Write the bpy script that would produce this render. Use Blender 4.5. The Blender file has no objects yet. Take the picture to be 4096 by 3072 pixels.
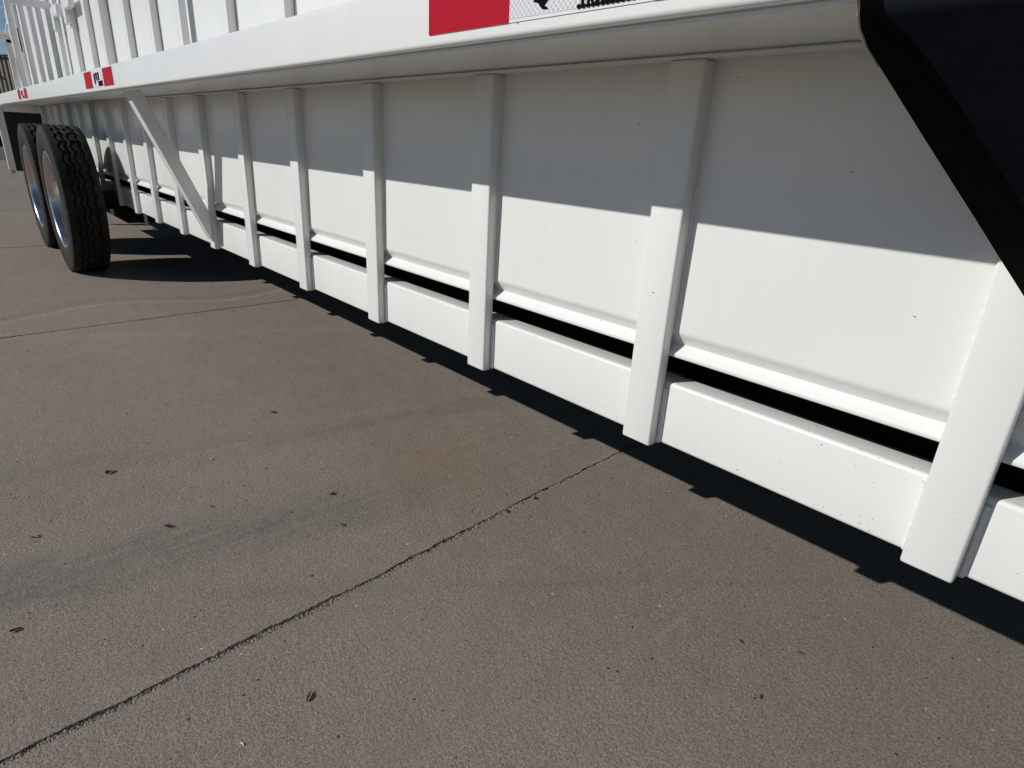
import bpy, bmesh, math, random
from mathutils import Vector, Matrix
random.seed(7)
PI = math.pi
S = 0.39          # metres per post bay: every trailer dimension below is given in bays
G = 0.92          # post feet stand this far (bays) above the ground
scn = bpy.context.scene
COL = scn.collection

# ------------------------------------------------------------------ camera, sky, sun, exposure
def P(x, y, z):
    return Vector((x * S, y * S, (z + G) * S))

cam_d = bpy.data.cameras.new('camera'); cam = bpy.data.objects.new('camera', cam_d); COL.objects.link(cam)
R0 = (0.6646742731443831, 0.7455019851827069, 0.049344713076773926)
R1 = (-0.3023326625141036, 0.2079813673564666, 0.9302358367691861)
R2 = (-0.6832298821020047, 0.6332223471429113, -0.3636294642650719)
m = Matrix(((R0[0], R1[0], -R2[0], 0), (R0[1], R1[1], -R2[1], 0), (R0[2], R1[2], -R2[2], 0), (0, 0, 0, 1)))
m.translation = P(0.29868639928592267, -1.810164036165802, 1.0433659530907762)
cam.matrix_world = m
cam_d.sensor_width = 36.0; cam_d.lens = 2432.12 / 4096 * 36
cam_d.clip_start = 0.02; cam_d.clip_end = 2000
scn.camera = cam

SUN = Vector((-0.47, -1.0, 0.708)).normalized()          # towards the sun
w = bpy.data.worlds.new('World'); scn.world = w; w.use_nodes = True
wn = w.node_tree; bg = wn.nodes['Background']
sky = wn.nodes.new('ShaderNodeTexSky'); sky.sky_type = 'NISHITA'; sky.sun_disc = False
sky.sun_elevation = math.asin(SUN.z); sky.sun_rotation = math.atan2(SUN.x, SUN.y) % (2 * PI)
sky.altitude = 1600; sky.air_density = 0.9; sky.dust_density = 0.05; sky.ozone_density = 3.0
wn.links.new(sky.outputs[0], bg.inputs[0]); bg.inputs[1].default_value = 0.055
sun_d = bpy.data.lights.new('sun', 'SUN'); sun_d.energy = 3.8; sun_d.angle = math.radians(0.53); sun_d.color = (1.0, 0.965, 0.92)
sun = bpy.data.objects.new('sun', sun_d); COL.objects.link(sun)
sun.rotation_euler = SUN.to_track_quat('Z', 'Y').to_euler()
scn.view_settings.view_transform = 'Standard'; scn.view_settings.look = 'None'
scn.view_settings.exposure = 0.0; scn.view_settings.gamma = 1.0; scn.view_settings.use_curve_mapping = False

# ------------------------------------------------------------------ materials
class NT:
    def __init__(self, name):
        self.m = bpy.data.materials.new(name); self.m.use_nodes = True
        self.t = self.m.node_tree; self.b = self.t.nodes['Principled BSDF']
        self.tc = None
    def n(self, typ, **kw):
        q = self.t.nodes.new('ShaderNode' + typ)
        for k, v in kw.items():
            if k in q.inputs and not hasattr(q, k): q.inputs[k].default_value = v
            else: setattr(q, k, v)
        return q
    def l(self, a, b): self.t.links.new(a, b)
    def coord(self):
        if not self.tc: self.tc = self.n('NewGeometry')
        return self.tc.outputs['Position']
    def noise(self, scale, detail=4, rough=0.55, vec=None, dist=0.0):
        q = self.n('TexNoise'); q.inputs['Scale'].default_value = scale; q.inputs['Detail'].default_value = detail
        q.inputs['Roughness'].default_value = rough; q.inputs['Distortion'].default_value = dist
        self.l(vec or self.coord(), q.inputs['Vector']); return q.outputs['Fac']
    def voro(self, scale, vec=None, feature='F1', rnd=1.0):
        q = self.n('TexVoronoi'); q.feature = feature; q.inputs['Scale'].default_value = scale; q.inputs['Randomness'].default_value = rnd
        self.l(vec or self.coord(), q.inputs['Vector']); return q
    def ramp(self, fac, pts):
        q = self.n('ValToRGB'); e = q.color_ramp.elements
        while len(e) < len(pts): e.new(0.5)
        for i, (p, c) in enumerate(pts):
            e[i].position = p; e[i].color = (c, c, c, 1) if not isinstance(c, tuple) else (*c, 1)
        self.l(fac, q.inputs[0]); return q.outputs[0]
    def math(self, op, a, b=None, c=None, clamp=False):
        q = self.n('Math'); q.operation = op; q.use_clamp = clamp
        for i, v in enumerate((a, b, c)):
            if v is None: continue
            if isinstance(v, (int, float)): q.inputs[i].default_value = v
            else: self.l(v, q.inputs[i])
        return q.outputs[0]
    def mix(self, fac, a, b, mode='MIX'):
        q = self.n('MixRGB'); q.blend_type = mode
        for i, v in ((0, fac), (1, a), (2, b)):
            if isinstance(v, (int, float)): q.inputs[i].default_value = v
            elif isinstance(v, tuple): q.inputs[i].default_value = (*v, 1)
            else: self.l(v, q.inputs[i])
        return q.outputs[0]
    def bump(self, h, strength=0.3, dist=0.002, prev=None):
        q = self.n('Bump'); q.inputs['Strength'].default_value = strength; q.inputs['Distance'].default_value = dist
        self.l(h, q.inputs['Height'])
        if prev: self.l(prev, q.inputs['Normal'])
        return q.outputs['Normal']
    def sep(self):
        q = self.n('SeparateXYZ'); self.l(self.coord(), q.inputs[0]); return q.outputs
    def set(self, **kw):
        for k, v in kw.items():
            k = k.replace('_', ' ')
            if isinstance(v, (int, float)): self.b.inputs[k].default_value = v
            elif isinstance(v, tuple): self.b.inputs[k].default_value = (*v, 1)
            else: self.l(v, self.b.inputs[k])
        return self.m

def simple(name, col, rough=0.5, metal=0.0, var=0.12, scale=30, bump=0.0):
    k = NT(name)
    c = k.mix(k.ramp(k.noise(scale, 5), [(0.3, 0.0), (0.7, 1.0)]), tuple(v * (1 - var) for v in col), tuple(min(1, v * (1 + var)) for v in col))
    kw = dict(Base_Color=c, Roughness=rough, Metallic=metal)
    if bump: kw['Normal'] = k.bump(k.noise(scale * 6, 4), bump, 0.002)
    return k.set(**kw)

def white_paint():
    k = NT('white_paint')
    base = k.mix(k.ramp(k.noise(2.2, 3), [(0.35, 0.0), (0.7, 1.0)]), (0.715, 0.722, 0.700), (0.750, 0.755, 0.735))
    # road film: faint grey streaks running down, fine dust
    mp = k.n('Mapping'); k.l(k.coord(), mp.inputs['Vector']); mp.inputs['Scale'].default_value = (30, 30, 2.5)
    streak = k.ramp(k.noise(1.0, 4, 0.6, mp.outputs[0]), [(0.55, 0.0), (0.8, 1.0)])
    base = k.mix(k.math('MULTIPLY', streak, 0.14), base, (0.55, 0.54, 0.50))
    # small dark specks and stone chips
    s = k.sep()
    near = k.math('MULTIPLY_ADD', s[0], 1.6, 0.95, clamp=True)            # more of them towards the front end
    low = k.math('SUBTRACT', 1.0, k.math('MULTIPLY', k.math('SUBTRACT', s[2], 0.34), 5.0), clamp=True)
    dens = k.math('ADD', 0.16, k.math('MULTIPLY', k.math('MULTIPLY', near, low), 0.75))
    wob = k.n('MixRGB'); wob.blend_type = 'ADD'; wob.inputs[0].default_value = 0.004
    nz = k.n('TexNoise'); nz.inputs['Scale'].default_value = 260; k.l(k.coord(), nz.inputs['Vector'])
    k.l(k.coord(), wob.inputs[1]); k.l(nz.outputs['Color'], wob.inputs[2])
    v = k.voro(52, wob.outputs[0])
    hit = k.math('LESS_THAN', v.outputs['Distance'], 0.055)
    sc = k.n('SeparateColor'); k.l(v.outputs['Color'], sc.inputs[0])
    on = k.math('LESS_THAN', sc.outputs[0], dens)
    speck = k.math('MULTIPLY', k.math('MULTIPLY', hit, on), 0.85)
    v2 = k.voro(96, wob.outputs[0]); sc2 = k.n('SeparateColor'); k.l(v2.outputs['Color'], sc2.inputs[0])
    chip = k.math('MULTIPLY', k.math('LESS_THAN', v2.outputs['Distance'], k.math('MULTIPLY_ADD', sc2.outputs[1], 0.10, 0.05)), k.math('LESS_THAN', sc2.outputs[0], k.math('MULTIPLY', k.math('MULTIPLY', near, low), 0.95)))
    speck = k.math('MAXIMUM', speck, k.math('MULTIPLY', chip, 0.75))
    base = k.mix(speck, base, (0.10, 0.085, 0.07))
    dust = k.ramp(k.noise(420, 2, 0.6), [(0.66, 0.0), (0.76, 1.0)])
    base = k.mix(k.math('MULTIPLY', dust, k.math('MULTIPLY_ADD', k.math('MULTIPLY', near, low), 0.35, 0.06)), base, (0.42, 0.40, 0.36))
    b1 = k.bump(k.noise(330, 2, 0.5), 0.05, 0.0012)
    b2 = k.bump(k.noise(3.2, 2, 0.5), 0.18, 0.006, b1)
    b3 = k.bump(k.math('MULTIPLY', speck, -1.0), 0.5, 0.0006, b2)
    rg = k.ramp(k.noise(9, 4), [(0.3, 0.30), (0.75, 0.42)])
    return k.set(Base_Color=base, Roughness=rg, Normal=b3, IOR=1.5, Coat_Weight=0.25, Coat_Roughness=0.12)

def concrete():
    k = NT('concrete')
    s = k.sep()
    def strokes(sx, sy, rot=0.0, det=4):
        mp = k.n('Mapping'); k.l(k.coord(), mp.inputs['Vector']); mp.inputs['Rotation'].default_value = (0, 0, rot); mp.inputs['Scale'].default_value = (sx, sy, 1)
        return k.noise(1.0, det, 0.62, mp.outputs[0])
    big = k.ramp(k.noise(0.9, 5, 0.62), [(0.32, 0.0), (0.70, 1.0)])
    c = k.mix(big, (0.228, 0.190, 0.154), (0.292, 0.254, 0.212))
    c = k.mix(k.math('MULTIPLY', k.ramp(k.noise(5.0, 6, 0.68), [(0.34, 0.0), (0.66, 1.0)]), 0.45), c, (0.196, 0.166, 0.137))
    c = k.mix(k.math('MULTIPLY', k.ramp(strokes(16, 3.5), [(0.42, 0.0), (0.68, 1.0)]), 0.40), c, (0.300, 0.262, 0.214))
    c = k.mix(k.math('MULTIPLY', k.ramp(k.noise(2.2, 5, 0.65, dist=0.4), [(0.56, 0.0), (0.76, 1.0)]), 0.42), c, (0.225, 0.158, 0.108))
    c = k.mix(k.math('MULTIPLY', k.ramp(k.noise(3.7, 4, 0.6, dist=0.8), [(0.60, 0.0), (0.74, 1.0)]), 0.35), c, (0.150, 0.138, 0.128))
    # sand grains, kept fine
    g = k.voro(620); gs = k.n('SeparateColor'); k.l(g.outputs['Color'], gs.inputs[0])
    c = k.mix(0.5, c, k.mix(gs.outputs[0], (0.105, 0.088, 0.072), (0.40, 0.345, 0.280)))
    n3 = k.noise(170, 4, 0.72)
    c = k.mix(k.math('MULTIPLY', k.ramp(n3, [(0.28, 1.0), (0.42, 0.0)]), 0.9), c, (0.060, 0.049, 0.040))
    c = k.mix(k.math('MULTIPLY', k.ramp(k.noise(115, 3, 0.6), [(0.66, 0.0), (0.80, 1.0)]), 0.5), c, (0.40, 0.35, 0.29))
    c = k.mix(k.math('MULTIPLY', k.ramp(k.noise(300, 3, 0.6), [(0.36, 1.0), (0.50, 0.0)]), 0.55), c, (0.085, 0.070, 0.057))
    c = k.mix(k.math('MULTIPLY', k.ramp(k.noise(255, 3, 0.6), [(0.54, 0.0), (0.68, 1.0)]), 0.55), c, (0.42, 0.37, 0.31))
    c = k.mix(k.math('MULTIPLY', k.ramp(strokes(9, 2.2, 0.5, 5), [(0.50, 0.0), (0.70, 1.0)]), 0.40), c, (0.205, 0.178, 0.168))
    c = k.mix(k.math('MULTIPLY', k.ramp(strokes(60, 3.0, -0.6, 4), [(0.58, 0.0), (0.70, 1.0)]), k.math('MULTIPLY', k.ramp(k.noise(1.7, 3), [(0.48, 0.0), (0.6, 1.0)]), 0.35)), c, (0.36, 0.32, 0.27))
    # scattered pits and pale stones showing in the surface
    vs = k.voro(62); vc = k.n('SeparateColor'); k.l(vs.outputs['Color'], vc.inputs[0])
    dot = k.math('LESS_THAN', vs.outputs['Distance'], k.math('MULTIPLY_ADD', vc.outputs[1], 0.14, 0.03))
    c = k.mix(k.math('MULTIPLY', dot, k.math('GREATER_THAN', vc.outputs[0], 0.94)), c, (0.50, 0.46, 0.40))
    pit = k.math('MULTIPLY', dot, k.math('LESS_THAN', vc.outputs[0], k.math('MULTIPLY', k.ramp(k.noise(3.1, 3), [(0.4, 0.05), (0.65, 1.0)]), 0.30)))
    c = k.mix(k.math('MULTIPLY', pit, 0.9), c, (0.022, 0.018, 0.015))
    # spills and tyre scuffs: streaky bands lying roughly across the yard
    def band(x0, slope, wid, amp, wob=0.12, curve=0.0):
        q = k.math('SUBTRACT', s[0], k.math('MULTIPLY_ADD', s[1], slope, x0))
        if curve: q = k.math('SUBTRACT', q, k.math('MULTIPLY', k.math('SINE', k.math('MULTIPLY', s[1], 5.5)), curve))
        q = k.math('ADD', q, k.math('MULTIPLY_ADD', k.noise(4.0, 5, 0.65), wob, -wob / 2))
        q = k.math('SUBTRACT', 1.0, k.math('DIVIDE', k.math('ABSOLUTE', q), wid), clamp=True)
        q = k.math('MULTIPLY', k.math('POWER', q, 0.7), k.ramp(k.math('ADD', k.math('MULTIPLY', strokes(44, 4.5, 0.2, 6), 0.6), k.math('MULTIPLY', k.noise(13, 6, 0.75), 0.4)), [(0.36, 0.1), (0.60, 1.0)]))
        return k.math('MULTIPLY', k.math('MULTIPLY', q, k.ramp(k.noise(60, 4, 0.75), [(0.3, 0.35), (0.6, 1.0)])), amp)
    fade = k.math('SUBTRACT', 1.0, k.math('MULTIPLY', k.math('ADD', s[1], 0.22), 3.2), clamp=True)
    c = k.mix(k.math('MULTIPLY', band(-0.935, 0.21, 0.115, 0.80, 0.12), fade), c, (0.098, 0.104, 0.104))
    c = k.mix(band(-1.36, 0.26, 0.06, 0.45, 0.2), c, (0.125, 0.116, 0.112))
    c = k.mix(band(-0.50, 0.75, 0.025, 0.25, 0.1), c, (0.10, 0.098, 0.098))
    c = k.mix(band(-3.05, -0.04, 0.022, 0.75, 0.04, 0.10), c, (0.40, 0.345, 0.28))
    c = k.mix(band(-3.13, -0.04, 0.05, 0.5, 0.05, 0.10), c, (0.13, 0.105, 0.085))
    c = k.mix(band(-2.45, 0.5, 0.04, 0.35, 0.2), c, (0.34, 0.30, 0.25))
    # rusty patch close to the trailer shadow
    dx = k.math('SUBTRACT', s[0], -1.02); dy = k.math('SUBTRACT', s[1], 0.10)
    rr = k.math('SQRT', k.math('ADD', k.math('MULTIPLY', dx, dx), k.math('MULTIPLY', dy, dy)))
    rp = k.math('MULTIPLY', k.ramp(k.math('ADD', rr, k.math('MULTIPLY', k.noise(9, 5, 0.7), 0.25)), [(0.16, 1.0), (0.36, 0.0)]), k.ramp(k.noise(75, 4, 0.7), [(0.42, 0.0), (0.62, 1.0)]))
    c = k.mix(k.math('MULTIPLY', rp, 0.65), c, (0.270, 0.168, 0.085))
    # broom strokes run with the joints
    br = strokes(190, 5, 0.05, 3)
    c = k.mix(k.math('MULTIPLY', k.ramp(br, [(0.62, 0.0), (0.75, 1.0)]), 0.2), c, (0.31, 0.27, 0.22))
    h = k.math('ADD', k.math('MULTIPLY', k.noise(420, 3, 0.7), 0.55), k.math('MULTIPLY', k.noise(150, 4, 0.65), 0.7))
    h = k.math('ADD', h, k.math('MULTIPLY', br, 0.3))
    h = k.math('SUBTRACT', h, k.math('MULTIPLY', pit, 0.9))
    nb = k.bump(h, 0.9, 0.0032)
    nb = k.bump(k.noise(12, 4), 0.3, 0.012, nb)
    return k.set(Base_Color=c, Roughness=0.88, Normal=nb, Specular_IOR_Level=0.3)

def rubber():
    k = NT('tyre_rubber')
    c = k.mix(k.ramp(k.noise(16, 5, 0.7), [(0.42, 0.0), (0.75, 1.0)]), (0.012, 0.0115, 0.011), (0.034, 0.029, 0.024))
    c = k.mix(k.math('MULTIPLY', k.ramp(k.noise(160, 3, 0.7), [(0.62, 0.0), (0.75, 1.0)]), 0.35), c, (0.13, 0.105, 0.08))
    s = k.sep()
    inner = k.math('MULTIPLY', k.math('MULTIPLY_ADD', s[1], 22.0, 2.55, clamp=True), k.ramp(k.noise(55, 5, 0.75), [(0.4, 0.1), (0.62, 1.0)]))
    c = k.mix(k.math('MULTIPLY', inner, 0.8), c, (0.085, 0.052, 0.034))
    return k.set(Base_Color=c, Roughness=0.8, Specular_IOR_Level=0.2, Normal=k.bump(k.noise(240, 3), 0.3, 0.001))

def tape(name, col, lat, mesh_amt):
    # retro-reflective tape: diamond cells printed under the film
    k = NT(name); s = k.sep()
    u = k.math('MULTIPLY', s[0], 1 / 0.0062); v = k.math('MULTIPLY', s[2], 1 / 0.0062)
    def lines(q): return k.math('LESS_THAN', k.math('ABSOLUTE', k.math('SUBTRACT', k.math('FRACT', q), 0.5)), 0.085)
    f = k.math('MAXIMUM', lines(k.math('ADD', u, v)), lines(k.math('SUBTRACT', u, v)))
    c = k.mix(k.math('MULTIPLY', f, mesh_amt), col, lat)
    return k.set(Base_Color=c, Roughness=0.55, Specular_IOR_Level=0.08)

def matte(name, col, scale):
    k = NT(name); c = k.mix(k.noise(scale, 5, 0.7), tuple(v * .6 for v in col), tuple(v * 1.5 for v in col))
    return k.set(Base_Color=c, Roughness=1.0, Specular_IOR_Level=0.0, Normal=k.bump(k.noise(420, 3), 0.3, 0.001))
def sidewall():
    k = NT('tyre_sidewall')
    c = k.mix(k.ramp(k.noise(20, 4, 0.7), [(0.4, 0.0), (0.8, 1.0)]), (0.010, 0.010, 0.011), (0.028, 0.024, 0.020))
    s = k.sep()
    inner = k.math('MULTIPLY', k.math('MULTIPLY_ADD', s[1], 22.0, 2.9, clamp=True), k.ramp(k.noise(55, 5, 0.75), [(0.4, 0.1), (0.62, 1.0)]))
    c = k.mix(k.math('MULTIPLY', inner, 0.8), c, (0.085, 0.052, 0.034))
    return k.set(Base_Color=c, Roughness=k.math('MULTIPLY_ADD', inner, 0.45, 0.42), Specular_IOR_Level=0.22, Normal=k.bump(k.noise(200, 3), 0.1, 0.001))
M = dict(
    white=white_paint(), concrete=concrete(), rubber=rubber(), sidewall=sidewall(),
    weld=simple('painted_weld', (0.74, 0.74, 0.72), 0.4, var=0.06, scale=90, bump=0.3),
    dark=simple('dark_steel', (0.012, 0.012, 0.012), 0.8, var=0.3, scale=20),
    guard=matte('black_rubber_sheet', (0.0120, 0.0150, 0.0205), 9),
    guard_edge=matte('black_rubber_edge', (0.0065, 0.0064, 0.0060), 30),
    cream=simple('cream_edge', (0.42, 0.39, 0.33), 0.6),
    chrome=simple('chrome', (0.60, 0.585, 0.56), 0.24, 1.0, var=0.1, scale=18),
    red=tape('red_reflective_film', (0.37, 0.004, 0.018), (0.50, 0.03, 0.06), 0.5),
    silver=tape('silver_reflective_film', (0.50, 0.51, 0.55), (0.80, 0.80, 0.80), 1.0),
    plain=simple('white_film', (0.72, 0.72, 0.71), 0.3, var=0.03),
    ink=matte('black_ink', (0.008, 0.008, 0.008), 40),
    dirt=simple('yard_dirt', (0.13, 0.098, 0.072), 0.95, var=0.4, scale=1.3, bump=0.6),
    siding=simple('brown_siding', (0.20, 0.17, 0.145), 0.7, var=0.1, scale=2),
    roof=simple('dark_roof_edge', (0.035, 0.03, 0.03), 0.7),
    leaf=simple('dry_leaf', (0.050, 0.030, 0.018), 0.8, var=0.5, scale=60),
    leaf2=simple('pale_leaf', (0.17, 0.10, 0.055), 0.8, var=0.4, scale=60),
    grit=simple('grit', (0.25, 0.225, 0.195), 0.9, var=0.4, scale=200),
    pale=simple('pale_chip', (0.60, 0.57, 0.52), 0.8, var=0.1, scale=100),
    shadow_dark=simple('shadow_block_dark', (0.012, 0.010, 0.009), 0.9, var=0.3),
    joint=simple('joint_bed', (0.085, 0.07, 0.058), 0.95, var=0.5, scale=120, bump=0.8),
)

# ------------------------------------------------------------------ mesh helpers
class MB:
    def __init__(self): self.v = []; self.f = []
    def add(self, vs, fs):
        o = len(self.v); self.v += [tuple(q) for q in vs]; self.f += [tuple(i + o for i in f) for f in fs]; return self
    def box(self, a, b):
        (x0, y0, z0), (x1, y1, z1) = a, b
        vs = [P(x, y, z) for x, y, z in ((x0, y0, z0), (x1, y0, z0), (x1, y1, z0), (x0, y1, z0), (x0, y0, z1), (x1, y0, z1), (x1, y1, z1), (x0, y1, z1))]
        return self.add(vs, [(0, 3, 2, 1), (4, 5, 6, 7), (0, 1, 5, 4), (1, 2, 6, 5), (2, 3, 7, 6), (3, 0, 4, 7)])
    def extrude_x(self, prof, x0, x1, closed=True):
        # prof: (y, z) ring, run along the trailer
        n = len(prof); vs = [P(x0, y, z) for y, z in prof] + [P(x1, y, z) for y, z in prof]
        r = range(n if closed else n - 1)
        fs = [(i, (i + 1) % n, n + (i + 1) % n, n + i) for i in r]
        if closed: fs += [tuple(range(n - 1, -1, -1)), tuple(range(n, 2 * n))]
        return self.add(vs, fs)
    def tube(self, pts, rad, seg=8, closed_ends=True):
        rings = []
        for i, p in enumerate(pts):
            a = pts[max(i - 1, 0)]; b = pts[min(i + 1, len(pts) - 1)]
            d = (b - a).normalized(); s = d.cross(Vector((0, 0, 1)) if abs(d.z) < 0.9 else Vector((1, 0, 0))).normalized(); t = d.cross(s)
            r = rad[i] if isinstance(rad, list) else rad
            rings.append([p + (s * math.cos(2 * PI * k / seg) + t * math.sin(2 * PI * k / seg)) * r for k in range(seg)])
        vs = [q for r in rings for q in r]; fs = []
        for i in range(len(pts) - 1):
            for k in range(seg):
                fs.append((i * seg + k, i * seg + (k + 1) % seg, (i + 1) * seg + (k + 1) % seg, (i + 1) * seg + k))
        if closed_ends: fs += [tuple(range(seg - 1, -1, -1)), tuple((len(pts) - 1) * seg + k for k in range(seg))]
        return self.add(vs, fs)
    def mesh(self, name, bevel=0.0, segs=3, smooth=True, angle=35, flat=.006):
        me = bpy.data.meshes.new(name); me.from_pydata(self.v, [], self.f)
        bm = bmesh.new(); bm.from_mesh(me)
        bmesh.ops.recalc_face_normals(bm, faces=bm.faces)
        if bevel:
            es = [e for e in bm.edges if e.is_manifold and e.calc_face_angle(0) > 0.3]
            bmesh.ops.bevel(bm, geom=es, offset=bevel * S, segments=segs, profile=0.5, affect='EDGES')
        bm.to_mesh(me); bm.free()
        if smooth:
            # broad flats keep their own normal, only the narrow rounded strips are shaded smooth
            vv = me.vertices
            me.polygons.foreach_set('use_smooth', [min((vv[a].co - vv[b].co).length for a, b in p.edge_keys) < flat for p in me.polygons]); me.set_sharp_from_angle(angle=math.radians(angle))
        return me

def link(name, me, mat=None, parent=None):
    o = bpy.data.objects.new(name, me); COL.objects.link(o)
    if mat is not None and me is not None and not me.materials: me.materials.append(mat)
    if parent is not None:
        o.parent = parent; o.matrix_parent_inverse = Matrix.Identity(4)
        acc = Matrix.Identity(4); p = parent
        while p is not None: acc = Matrix.Translation(p.location) @ acc; p = p.parent
        o.location = -acc.translation            # meshes are written in world metres
    return o
def part(name, mb, mat, parent, **kw): return link(name, mb.mesh(name, **kw), mat, parent)
def tag(o, label, cat, group=None):
    o['label'] = label; o['category'] = cat
    if group: o['group'] = group
    return o
def empty(name, loc):
    o = bpy.data.objects.new(name, None); COL.objects.link(o); o.location = loc; o.empty_display_size = 0.1; return o
def shift_copy(o, dx, parent):
    c = o.copy(); COL.objects.link(c); c.parent = parent; c.location = o.location + Vector((dx * S, 0, 0)); return c

# ------------------------------------------------------------------ ground
def joint_x(y, base):
    # the nearest joint wanders a little
    if abs(base + 1.85) < 0.2:
        pts = [(-9, -1.74), (-2.06, -1.80), (-1.64, -1.819), (-1.2, -1.834), (-.6, -1.853), (.23, -1.913), (1.33, -1.967), (9, -2.2)]
        for (a, xa), (b, xb) in zip(pts, pts[1:]):
            if a <= y <= b: return xa + (xb - xa) * (y - a) / (b - a) + .0018 * math.sin(y * 7.3 + 1) + .0016 * math.sin(y * 17.1) + .0014 * math.sin(y * 41 + 2)
    return base - 0.045 * y * 0.6
gm = bpy.data.meshes.new('ground')
gm.from_pydata([(-400, -300, -0.06), (400, -300, -0.06), (400, 400, -0.06), (-400, 400, -0.06)], [], [(0, 1, 2, 3)])
ground = link('ground', gm, M['dirt']); ground['kind'] = 'structure'

pad = bpy.data.meshes.new('concrete_yard')
mb = MB(); mb.box((-75, -40, -G - 0.16), (12, 40, -G - 0.03)); pad = link('concrete_yard', mb.mesh('concrete_yard', smooth=False), M['joint']); pad['kind'] = 'structure'
JX = [9.3, 3.75, -1.85, -7.16, -12.78, -18.4, -24, -30, -36, -42]
def slab(i):
    rg = random.Random(i)
    xr, xl = JX[i], JX[i + 1]
    ys = []; y = -30.0
    near = i in (1, 2, 3)
    while y < 30: 
        ys.append(y); y += (0.02 if (-2.6 < y < 3.0 and near) else (0.25 if near else 1.0))
    half = 0.0068 if near else 0.010
    def edge(base, sgn):
        out = []; a = 0.0
        for y in ys:
            a = 0.88 * a + rg.uniform(-1, 1) * 0.0030
            out.append(joint_x(y, base) + sgn * (half + max(-0.006, a) + (rg.uniform(0, .004) if rg.random() < .35 else 0)))
        return out
    L = edge(xl, 1); Rr = edge(xr, -1)
    if abs(xl + 1.85) < .2: ch = 0.004
    vs = []; fs = []
    for j, y in enumerate(ys):
        c1 = rg.uniform(.003, .012); c2 = rg.uniform(.003, .012)
        row = [(L[j] + .004, -.05), (L[j], -.012), (L[j] + c1, 0), (Rr[j] - c2, 0), (Rr[j], -.012), (Rr[j] - .004, -.05)]
        vs += [P(x, y, -G + z) for x, z in row]
    for j in range(len(ys) - 1):
        for k in range(5): fs.append((j * 6 + k, j * 6 + k + 1, j * 6 + 7 + k, j * 6 + 6 + k))
    mb = MB().add(vs, fs)
    return part('concrete_slab', mb, M['concrete'], pad, smooth=False)
for i in range(len(JX) - 1): slab(i)
# crumbled grit lying in the nearest joints
def stone(mb, c, r, rg):
    vs = []; 
    for dx, dy, dz in ((1, 0, 0), (-1, 0, 0), (0, 1, 0), (0, -1, 0), (0, 0, 1), (0, 0, -1)):
        k = r * rg.uniform(.6, 1.25); vs.append(c + Vector((dx * k, dy * k, dz * k * .7)))
    mb.add(vs, [(0, 2, 4), (2, 1, 4), (1, 3, 4), (3, 0, 4), (2, 0, 5), (1, 2, 5), (3, 1, 5), (0, 3, 5)])
rg = random.Random(3); mb = MB(); dk = MB()
for base, n in ((-1.85, 6500), (-7.16, 1500)):
    for _ in range(n):
        y = rg.uniform(-2.3, 1.5); x = joint_x(y, base) + rg.uniform(-.001, .019) * (1 if base > -3 else .8)
        stone(mb, P(x, y, -G + rg.uniform(-.012, .0005)), rg.uniform(.0010, .0032), rg)
    for _ in range(n // 3):
        y = rg.uniform(-2.3, 1.5); clump = .5 + .5 * math.sin(y * 9) * math.sin(y * 23 + 1)
        x = joint_x(y, base) - rg.uniform(-.002, .006 + .012 * clump * rg.random())
        stone(dk, P(x, y, -G + rg.uniform(-.008, .001)), rg.uniform(.0008, .0026), rg)
dirt_ = part('joint_dirt', dk, M['leaf'], pad, smooth=False); dirt_['kind'] = 'stuff'
grit = part('joint_grit', mb, M['grit'], pad, smooth=False); grit['kind'] = 'stuff'
mb = MB()
for _ in range(1500):
    x = rg.uniform(-9, 1.0); y = rg.uniform(-2.2, 1.2)
    stone(mb, P(x, y, -G) + Vector((0, 0, .0005)), rg.choice([.0008, .001, .0012, .0015, .0022]), rg)
peb = part('loose_grit', mb, M['grit'], None, smooth=False); peb['kind'] = 'stuff'
mb = MB()
for _ in range(520):
    x = rg.uniform(-11, 1.2); y = rg.uniform(-2.2, 1.2)
    stone(mb, P(x, y, -G) + Vector((0, 0, .0004)), rg.choice([.0007, .0008, .001, .0012, .0016, .0024]) * (1 + .05 * -x), rg)
crumb = part('dark_crumbs', mb, M['leaf'], None, smooth=False); crumb['kind'] = 'stuff'

# ------------------------------------------------------------------ trailer
T = empty('trailer', (0, 0, 0))
tag(T, 'long white steel trailer with ribbed hopper side, red and white tape and tandem wheels', 'trailer')
KN, KF = -3, 17          # posts from the near end to the far end
PW = 0.13

def weld(pts, r, rg, step=0.012):
    a, b = pts; n = max(3, int((b - a).length / S / step)); out = []; rad = []
    for i in range(n + 1):
        out.append(a.lerp(b, i / n) + Vector((rg.uniform(-1, 1), rg.uniform(-.4, .4), 0)) * r * .18); rad.append(r * (0.75 + 0.35 * abs(math.sin(i * 1.3)) + rg.uniform(-.12, .12)))
    return out, rad

# side posts under the rail
mb = MB().extrude_x([(0, 0), (0, 1.322), (.078, 1.322), (.066, .452), (.051, .436), (.051, 0)], 0, PW); post0 = part('side_post', mb, M['white'], T, bevel=0.0085)
rg = random.Random(11); wb = MB()
for x, y, z0, z1, r in ((-.005, .053, .470, 1.05, .0085), (-.006, .0505, .015, .24, .0095), (PW + .002, .057, .445, .95, .0055), (PW + .006, .050, .01, .235, .011)):
    p, q = weld((P(x, y, z0), P(x, y, z1)), r * S, rg); wb.tube(p, q, 6)
weld0 = part('weld_bead', wb, M['weld'], post0, flat=1)
for k in range(KN, KF):
    if k == 0: continue
    c = shift_copy(post0, -k, T)
    d = weld0.copy(); COL.objects.link(d); d.parent = c; d.location = weld0.location

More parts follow.
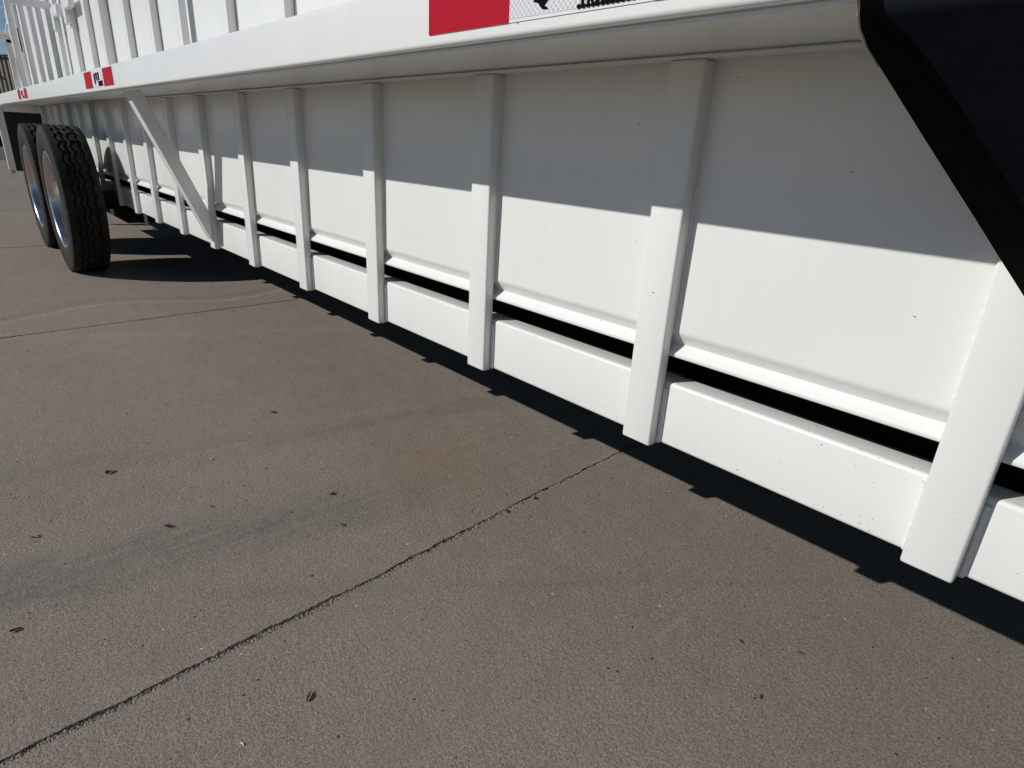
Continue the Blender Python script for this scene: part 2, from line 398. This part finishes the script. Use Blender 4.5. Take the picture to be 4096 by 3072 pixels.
# hopper side sheets, one per bay, with the grooved bottom edge
prof = [(.066, 1.335), (.0545, .4620), (.0550, .4550), (.0562, .4490), (.0580, .4440), (.0600, .4400), (.0815, .4075), (.0826, .4055), (.0829, .4035), (.0822, .4015), (.0808, .4000), (.0522, .3740), (.0508, .3722), (.0503, .3700), (.0502, .3635), (.0512, .3605), (.0545, .3580), (.0900, .3520), (.0900, .345),
        (.11, .345), (.11, .40), (.085, .45), (.085, 1.335)]
mb = MB().extrude_x(prof, PW / 2 - 1, PW / 2 - .004); pan0 = part('hopper_panel', mb, M['white'], T, angle=24, flat=.0024)
for k in range(KN, KF): 
    if k: shift_copy(pan0, -k, T)

# bottom rail: rounded rectangular tube
def rrect(y0, z0, y1, z1, r, n=5):
    out = []
    for cy, cz, a0 in ((y1 - r, z1 - r, 0), (y0 + r, z1 - r, 90), (y0 + r, z0 + r, 180), (y1 - r, z0 + r, 270)):
        for i in range(n + 1):
            a = math.radians(a0 + 90 * i / n); out.append((cy + r * math.cos(a), cz + r * math.sin(a)))
    return out
mb = MB().extrude_x(rrect(.0525, .008, .158, .2575, .0135), -KF + .6, -KN + .4); part('bottom_rail', mb, M['white'], T, angle=60)

# hopper inside and the far side, dark
mb = MB().box((-KF + .6, .12, .372), (3, 4.7, .42)); part('belly_gate', mb, M['dark'], T, smooth=False)
mb = MB().box((-KF + .6, .235, .10), (3, .255, .36)); part('gap_blackout', mb, M['guard_edge'], T, smooth=False)  # added black sheet closing the gap so it shows as deep shade
mb = MB().box((-KF + .6, 4.72, -.35), (3, 4.78, 3.0)); part('far_side_panel', mb, M['white'], T, smooth=False)

# running rail / deck edge
def arc(cy, cz, r, a0, a1, n=6):
    return [(cy + r * math.cos(math.radians(a0 + (a1 - a0) * i / n)), cz + r * math.sin(math.radians(a0 + (a1 - a0) * i / n))) for i in range(n + 1)]
YO = -.62; ZT, ZB = 1.488, 1.295
prof = arc(YO + .016, ZT - .016, .016, 180, 90) + [(.05, ZT), (.05, 1.338), (-.582, 1.332), (-.582, ZB + .0015), (-.5915, ZB + .0015), (-.593, ZB + .003), (-.593, ZB + .0100), (-.590, ZB + .0110), (-.590, ZB + .0127)] + arc(YO + .0135, ZB + .0265, .0135, 270, 180)
mb = MB().extrude_x(prof, -KF - .8, 3.4); rail = part('side_rail', mb, M['white'], T, angle=40)
mb = MB().box((-KF + .6, -.012, 1.3225), (3.2, .06, 1.3315)); part('rail_flange', mb, M['white'], T, bevel=.002)

# upper wall and its ribs
mb = MB().box((PW / 2 - 1, .055, ZT + .002), (PW / 2 - .003, .075, 3.3)); up0 = part('upper_panel', mb, M['white'], T, smooth=False)
for k in range(KN, KF + 2):
    if k: shift_copy(up0, -k, T)
mb = MB().box((0, -.011, ZT + .001), (PW, .053, 3.3)); rib0 = part('upper_rib', mb, M['white'], T, bevel=.008)
mb = MB().box((-6, -.045, ZT + .001), (-6 + PW, .012, 3.3)); rib6 = part('upper_rib', mb, M['white'], T, bevel=.008)
shift_copy(rib6, -6, T)
mb = MB().box((-9.0, -.04, ZT + .001), (-9 + PW, .053, 3.3)); part('upper_rib', mb, M['white'], T, bevel=.008)
for k in range(KN, KF + 2):
    if k not in (0, 6, 9, 12): shift_copy(rib0, -k, T)
# short elbows near the rear rack
for k in (11, 12):
    x = -k + PW
    mb = MB().box((x - .02, -.075, 2.46), (x + .42, -.006, 2.60)); part('stub_bracket', mb, M['white'], T, bevel=.012)
    mb = MB().box((x - .15, -.070, 2.30), (x + .03, -.012, 2.60)); part('stub_bracket', mb, M['white'], T, bevel=.012)

# diagonal braces from the rail down to a post
def brace(k):
    x0, x1 = -k + .045, -k + PW + .05
    o = [(-.545, 1.328), (-.03, .085)]; i = [(-.430, 1.328), (-.03, .362)]
    vs = [P(x, y, z) for x in (x0, x1) for y, z in (o[0], o[1], i[1], i[0])]
    mb = MB().add(vs, [(0, 1, 2, 3), (7, 6, 5, 4), (0, 4, 5, 1), (1, 5, 6, 2), (2, 6, 7, 3), (3, 7, 4, 0)])
    return mb
part('diagonal_brace', brace(6), M['white'], T, bevel=.009)

# little tab hanging under the hopper ahead of the axle
mb = MB().box((-9.62, .215, -.245), (-9.56, .25, -.02)); part('hanger_tab', mb, M['white'], T, bevel=.004)

# reflective stickers
def sticker(xl, widths, name='reflective_tape'):
    z0, z1 = 1.3405, 1.4725; th = .0024
    r1, wt, r2 = widths
    mb = MB().box((xl, YO - th, z0), (xl + r1 + wt + r2, YO - .0002, z1)); base = part(name, mb, M['plain'], T, smooth=False)
    mb = MB().box((xl, YO - th - .0012, z0), (xl + r1, YO - th + .0002, z1)); part('red_patch', mb, M['red'], base, smooth=False)
    mb = MB().box((xl + r1 + wt, YO - th - .0012, z0), (xl + r1 + wt + r2, YO - th + .0002, z1)); part('red_patch', mb, M['red'], base, smooth=False)
    mb = MB().box((xl + r1 + .001, YO - th - .0008, z0 + .008), (xl + r1 + wt - .001, YO - th + .0001, z1 - .008)); part('silver_patch', mb, M['silver'], base, smooth=False)
    # printed lettering: heavy block above, map tail lower left, word lower right
    yk = YO - th - .0022
    fu = lambda f: xl + r1 + wt * f
    fz = lambda f: z0 + (z1 - z0) * f
    mb = MB()
    def poly(pts, y=yk):
        n = len(pts); vs = [P(fu(a), y, fz(b)) for a, b in pts] + [P(fu(a), YO - th - .0002, fz(b)) for a, b in pts]
        mb.add(vs, [tuple(range(n)), tuple(range(2 * n - 1, n - 1, -1))] + [(i, i + n, (i + 1) % n + n, (i + 1) % n) for i in range(n)])
    poly([(.20, .82), (.33, .82), (.34, .70), (.36, .60), (.35, .45), (.34, .38), (.21, .38)])
    poly([(.37, .83), (.50, .85), (.51, .62), (.52, .38), (.42, .38), (.40, .52), (.385, .66)])
    poly([(.53, .84), (.68, .84), (.68, .60), (.69, .38), (.62, .42), (.60, .38), (.545, .38), (.57, .60), (.54, .72)])
    poly([(.20, .36), (.36, .36), (.355, .29), (.31, .27), (.285, .19), (.315, .14), (.30, .125), (.27, .14), (.25, .19), (.235, .25), (.20, .28)])
    logo = part('printed_emblem', mb, M['ink'], base, smooth=False)
    cu = bpy.data.curves.new('printed_word', 'FONT'); cu.body = 'TRAILERS'; cu.size = (z1 - z0) * .33 * S; cu.offset = .0006; cu.extrude = .0003; cu.resolution_u = 3
    tmp = bpy.data.objects.new('printed_word', cu); COL.objects.link(tmp)
    dg = bpy.context.evaluated_depsgraph_get(); me = bpy.data.meshes.new_from_object(tmp.evaluated_get(dg)); bpy.data.objects.remove(tmp)
    xs = [v.co.x for v in me.vertices]; wd = max(xs) - min(xs); want = wt * .38 * S
    org = P(fu(.53), yk, fz(.075))
    me.transform(Matrix.Translation(org) @ Matrix.Rotation(PI / 2, 4, 'X') @ Matrix.Diagonal((want / wd, 1, 1, 1)))
    # bulbous slab feet of the western lettering
    o = link('printed_word', me, M['ink'], base)
    mb = MB(); n = 13
    for i in range(n):
        cx = fu(.535) + wt * .375 * i / (n - 1)
        for zz in (.085, .315):
            ring = [(cx + .0072 * math.cos(a * PI / 5), fz(zz) + .0052 * math.sin(a * PI / 5)) for a in range(10)]
            vs = [P(x, yk - .0003, z) for x, z in ring]; mb.add(vs, [tuple(range(9, -1, -1))])
    part('letter_serifs', mb, M['ink'], base, smooth=False)
sticker(-1.430, (.362, .460, .355))
sticker(-6.949, (.340, .475, .355))
sticker(-12.53, (.360, .450, .330))

# rear: lowered fender box, cross frame and flap behind the wheels
mb = MB().box((-15.93, -.604, 1.185), (-15.795, -.03, 1.331)); part('cross_beam', mb, M['white'], T, bevel=.006)
mb = MB().box((-15.93, -.725, .12), (-15.80, -.612, 1.302)); part('rear_leg', mb, M['white'], T, bevel=.006)
mb = MB().box((-15.86, -.610, .10), (-15.83, -.02, 1.20)); part('mud_flap', mb, M['dark'], T, smooth=False)
mb = MB().box((-15.90, -.71, .05), (-15.84, -.63, .118)); part('tail_light', mb, M['cream'], T, bevel=.006)

# stake rack standing across the deck, and the swung gate behind it
X = -12.6
rack = part('stake_rack', MB().box((X - .09, -.54, ZT), (X, -.46, 2.76)), M['white'], T, bevel=.01)
part('rack_beam', MB().box((X - .085, -.458, 2.66), (X - .004, .07, 2.76)), M['white'], rack, bevel=.008)
for y0, y1 in ((-.378, -.322), (-.256, -.208), (-.166, -.114), (-.045, .010)):
    part('rack_bar', MB().box((X - .075, y0, ZT), (X - .012, y1, 2.662)), M['white'], rack, bevel=.006)
part('dark_slit_bar', MB().box((X - .05, -.447, 2.02), (X - .03, -.432, 2.34)), M['dark'], rack, smooth=False)  # thin dark bar filling the slit beside the post
X = -12.85
gate = part('rear_gate', MB().box((X - .08, -.60, ZT), (X, -.525, 2.20)), M['white'], T, bevel=.008)
part('gate_bar', MB().box((X - .06, -1.6, 2.135), (X, -.515, 2.20)), M['white'], gate, bevel=.012)
part('gate_bar', MB().box((X - .16, -1.6, 2.225), (X - .02, -.55, 2.32)), M['white'], gate, bevel=.02)
mb = MB().tube([P(X, -1.6, 2.60), P(X, -.75, 2.625), P(X, -.55, 2.62), P(X, -.50, 2.57)], .016 * S, 8); part('gate_rail', mb, M['white'], gate)
mb = MB().box((X - .05, -.515, 2.22), (X - .01, -.482, 2.9)); part('gate_stile', mb, M['white'], gate, bevel=.006)
mb = MB().tube([P(X + .02, -.54, 2.20), P(X + .02, -.56, 2.30), P(X + .02, -.53, 2.40), P(X + .02, -.50, 2.44)], .02 * S, 8); part('gate_hinge', mb, M['white'], gate)

# black sheet hung between rail and side near the front
def A3(q): return P(*q)
out = [(-.197, -.645, 1.42), (-.184, -.645, 1.29), (-.193, -.613, 1.275), (-.199, -.581, 1.261), (-.198, -.533, 1.236), (-.187, -.491, 1.211), (-.131, -.324, 1.097), (-.045, -.141, .946), (.000, -.060, .870), (.068, -.030, .784), (.201, -.020, .633)]
cre = [(-.130, -.72, 1.40), (-.116, -.72, 1.27), (-.118, -.694, 1.259), (-.106, -.67, 1.249), (-.096, -.655, 1.24), (-.067, -.57, 1.196), (-.006, -.392, 1.085), (.080, -.215, .945), (.130, -.125, .880), (.200, -.080, .795), (.340, -.050, .645)]
far = [(1.6, y, z) for x, y, z in cre]
n = len(out)
mb = MB().add([A3(q) for q in out + cre], [(i, i + 1, n + i + 1, n + i) for i in range(n - 1)])
me = mb.mesh('sheet_edge', smooth=True, angle=25)
guard = link('splash_sheet', MB().add([A3(q) for q in cre + far], [(i, i + 1, n + i + 1, n + i) for i in range(n - 1)]).mesh('splash_sheet', smooth=True, angle=25), M['guard'], T)
guard['label'] = 'black rubber splash sheet hanging at the front end'
link('sheet_edge', me, M['guard_edge'], guard)
mb = MB().tube([A3(q) + Vector((-.0008, -.0008, 0)) for q in out[:6]], .0010, 6); part('lit_rim_line', mb, M['cream'], guard)  # cream line colours in the sunlit rim of the sheet
for o_ in (guard,):
    md = o_.modifiers.new('thickness', 'SOLIDIFY'); md.thickness = .006; md.offset = 0

# ------------------------------------------------------------------ wheels
def tyre_mesh(cx, cz, yc, R=.97, hw=.235):
    N, W = 384, 72; tw = .212; pitch = 32
    vs = []; fs = []
    prof = []
    zig = lambda th: (2 / PI) * math.asin(math.sin(th * pitch))
    def depth(yo, th):
        z = zig(th) * .017; d = 0
        for c, wd in ((-.106, .0105), (-.034, .0085), (.026, .0085), (.116, .0105)):
            a = abs(yo - (c + z))
            if a < wd: d = max(d, .030)
            elif a < wd + .006: d = max(d, .030 * (1 - (a - wd) / .006))
        ph = (th * pitch / (2 * PI)) % 1.0
        if (-.106 + z < yo < -.034 + z) or (.026 + z < yo < .116 + z):
            if min(abs(ph - .25), 1) < .09: d = max(d, .028)
        if abs(yo) > tw - .012 and (ph * 2 % 1) < .3: d = max(d, .010)
        return d
    # from outer bead over the tread to the inner bead
    side = [(.60, -.16), (.625, -.19), (.655, -.212), (.71, -.226), (.78, -.230), (.85, -.227), (.90, -.221), (.935, -.216)]
    rows = [(r, y, False) for r, y in side] + [(R - .012 * (abs(-tw + 2 * tw * j / W) / tw) ** 2 - (.012 if j in (0, W) else 0), -tw + 2 * tw * j / W, True) for j in range(W + 1)] + [(r, -y, False) for r, y in reversed(side)]
    for r, yo, tr in rows:
        for i in range(N):
            th = 2 * PI * i / N
            rr = r - (depth(yo, th) if tr else 0)
            if not tr and .70 < r < .93 and False: rr = r
            z = cz + rr * math.cos(th)
            if z < -G + .012: z = -G + .012 * .2 + (z + G - .012) * .1
            vs.append(P(cx + rr * math.sin(th), yc + yo, z))
    for a in range(len(rows) - 1):
        for i in range(N):
            j = (i + 1) % N; fs.append((a * N + i, a * N + j, (a + 1) * N + j, (a + 1) * N + i))
    mb = MB().add(vs, fs); me = mb.mesh('tyre', angle=50, flat=1)
    nt = [8 * N, (8 + W) * N]
    me.materials.append(M['rubber']); me.materials.append(M['sidewall'])
    for i, p in enumerate(me.polygons): p.material_index = 0 if nt[0] - N <= i < nt[1] else 1
    return me
def lathe(rows, cx, cz, yc, N=72):
    vs = [P(cx + r * math.sin(2 * PI * i / N), yc + y, cz + r * math.cos(2 * PI * i / N)) for r, y in rows for i in range(N)]
    fs = [(a * N + i, a * N + (i + 1) % N, (a + 1) * N + (i + 1) % N, (a + 1) * N + i) for a in range(len(rows) - 1) for i in range(N)]
    return MB().add(vs, fs)
YC = -.468; ZC = .042
def wheel(cx):
    rim = part('wheel', lathe([(.61, -.17), (.632, -.195), (.637, -.208), (.628, -.214), (.615, -.208), (.605, -.19), (.595, -.12), (.585, 0), (.575, .09), (.54, .11), (.30, .10), (.20, .08), (.19, -.02), (.14, -.04), (.0, -.04)], cx, ZC, YC), M['chrome'], T, angle=40, flat=1)
    link('tyre', tyre_mesh(cx, ZC, YC), M['rubber'], rim)
    mb = lathe([(.40, .12), (.45, .14), (.52, .18), (.42, .2), (.1, .21), (.1, .50)], cx, ZC, YC, 40); part('brake_drum', mb, M['dark'], rim)
    mb = MB().tube([P(cx, -.25, ZC), P(cx, 4.5, ZC)], .13 * S, 12); part('axle', mb, M['dark'], T)
wheel(-10.32); wheel(-12.68)
mb = MB().box((-14.6, .25, -.10), (-9.3, .40, .36)); part('axle_hanger', mb, M['dark'], T, bevel=.01)
mb = MB().box((-14.6, .12, -.28), (-10.2, .5, -.10)); part('spring_pack', mb, M['dark'], T, bevel=.01)

# ------------------------------------------------------------------ far building and added shadow block behind the trailer
fwd = Vector((-99.4, 7.0, 0)).normalized(); sd = Vector((-.87, -.49, 0)); nr_ = Vector((-.49, .87, 0))
D = 104.0
B = empty('brown_shed', P(-104, 6.0, -G))
tag(B, 'brown corrugated metal shed far beyond the rear end of the trailer', 'shed')
base = Vector((.3, -1.81, 0)) + fwd * D
mb = MB(); pts = []
nr = 140
for i in range(nr):
    u = -52 + i * .72
    for du, dd in ((0, 0), (.32, 0), (.40, .2), (.64, .2)): pts.append((u + du, dd))
vs = []
for u, dd in pts:
    q = base + sd * u + nr_ * dd
    vs += [P(q.x, q.y, -G), P(q.x, q.y, 8.05)]
mb.add(vs, [(2 * i, 2 * i + 2, 2 * i + 3, 2 * i + 1) for i in range(len(pts) - 1)])
part('corrugated_wall', mb, M['siding'], B, smooth=False)
def bar(u0, z0, u1, z1, th, dd):
    a = base + sd * u0 - nr_ * dd; b = base + sd * u1 - nr_ * dd
    return MB().tube([P(a.x, a.y, z0), P(b.x, b.y, z1)], th * S, 6)
part('downpipe', bar(1.2, 7.9, -1.4, 6.2, .16, .5), M['roof'], B)
part('roof_trim', bar(-43, 8.1, 28, 8.1, .12, .3), M['roof'], B)
mb = MB(); q = base + Vector((-fwd.y, fwd.x, 0)) * -.6 - fwd * 36
tb = part('shadow_block', MB().box((q.x - 2.5, q.y - 14, -G), (q.x + 2.5, q.y + 3, -G + .55)), M['shadow_dark'], None, bevel=.05)  # added dark block in place of a shadow band on the yard
tag(tb, 'added dark block standing in for a shadow band on the yard behind the trailer', 'shadow block')

# ------------------------------------------------------------------ litter on the concrete
def leaf(x, y, size, mat, label, rot, name='dry_leaf', cat='leaf'):
    rg = random.Random(int(x * 997 + y * 131)); mb = MB(); n = rg.choice([6, 7, 8, 9]); asp = rg.uniform(.28, .62); vs = []
    c = P(x, y, -G)
    rim = []
    for i in range(n):
        a = 2 * PI * i / n; r = size * rg.uniform(.5, 1.1) * (1.25 if i == 0 else 1)
        px, py = r * math.cos(a), r * asp * math.sin(a)
        rim.append(c + Vector((px * math.cos(rot) - py * math.sin(rot), px * math.sin(rot) + py * math.cos(rot), size * rg.uniform(.03, .25) + abs(py) * .7)))
    mid = c + Vector((0, 0, size * .12))
    mb.add([mid] + rim, [(0, 1 + i, 1 + (i + 1) % n) for i in range(n)])
    me = mb.mesh(name, smooth=False); o = link(name, me, mat); md = o.modifiers.new('t', 'SOLIDIFY'); md.thickness = .0006
    return tag(o, label, cat, 'leaf scraps lying on the concrete' if cat == 'leaf' else 'pale chips lying on the concrete')
LV = [(-3.985, -.291, .014, 'leaf', 'dark curled leaf scrap alone on the middle of the concrete'),
      (-2.875, -1.284, .013, 'leaf', 'dark leaf scrap just above the blue-grey spill, left of centre'),
      (-3.678, -1.407, .012, 'leaf', 'brown leaf scrap beyond the blue-grey spill near the left edge'),
      (-2.341, -.563, .009, 'leaf', 'small dark leaf scrap between the near joint and the spill'),
      (-2.661, -.464, .010, 'leaf', 'small dark leaf at the far end of the blue-grey spill'),
      (-1.413, -1.176, .011, 'leaf2', 'brown leaf crumb at the bottom of the picture below the near joint'),
      (-1.377, -1.436, .0035, 'pale', 'pale grey stone chip close to the bottom edge below the near joint'),
      (-1.895, .465, .007, 'leaf', 'dark crumb lying in the near joint close to the trailer shadow'),
      (-1.895, .235, .007, 'leaf', 'dark crumb lying in the near joint left of its neighbour'),
      (-.309, .526, .006, 'leaf', 'tiny dark crumb at lower right, the nearer to the trailer shadow of three'),
      (-.311, .171, .006, 'leaf2', 'tan pebble-like crumb at lower right farthest from the trailer'),
      (-.513, .385, .005, 'leaf', 'tiny dark crumb at lower right, the leftmost of three'),
      (-3.191, -1.832, .011, 'leaf2', 'reddish brown leaf near the left edge just above the spill'),
      (-2.472, -1.962, .008, 'leaf', 'curled dark leaf at the left edge below the spill'),
      (-3.503, -.877, .008, 'pale', 'pale chip on the concrete above the blue-grey spill'),
      (-2.941, -1.05, .007, 'leaf', 'small dark leaf between two larger ones above the spill')]
for i, (x, y, s, mt, lb) in enumerate(LV):
    nm = {'pale': 'stone_chip'}.get(mt, 'dry_leaf')
    leaf(x, y, s, M[mt], lb, i * 1.1, nm, 'stone' if mt == 'pale' else 'leaf')
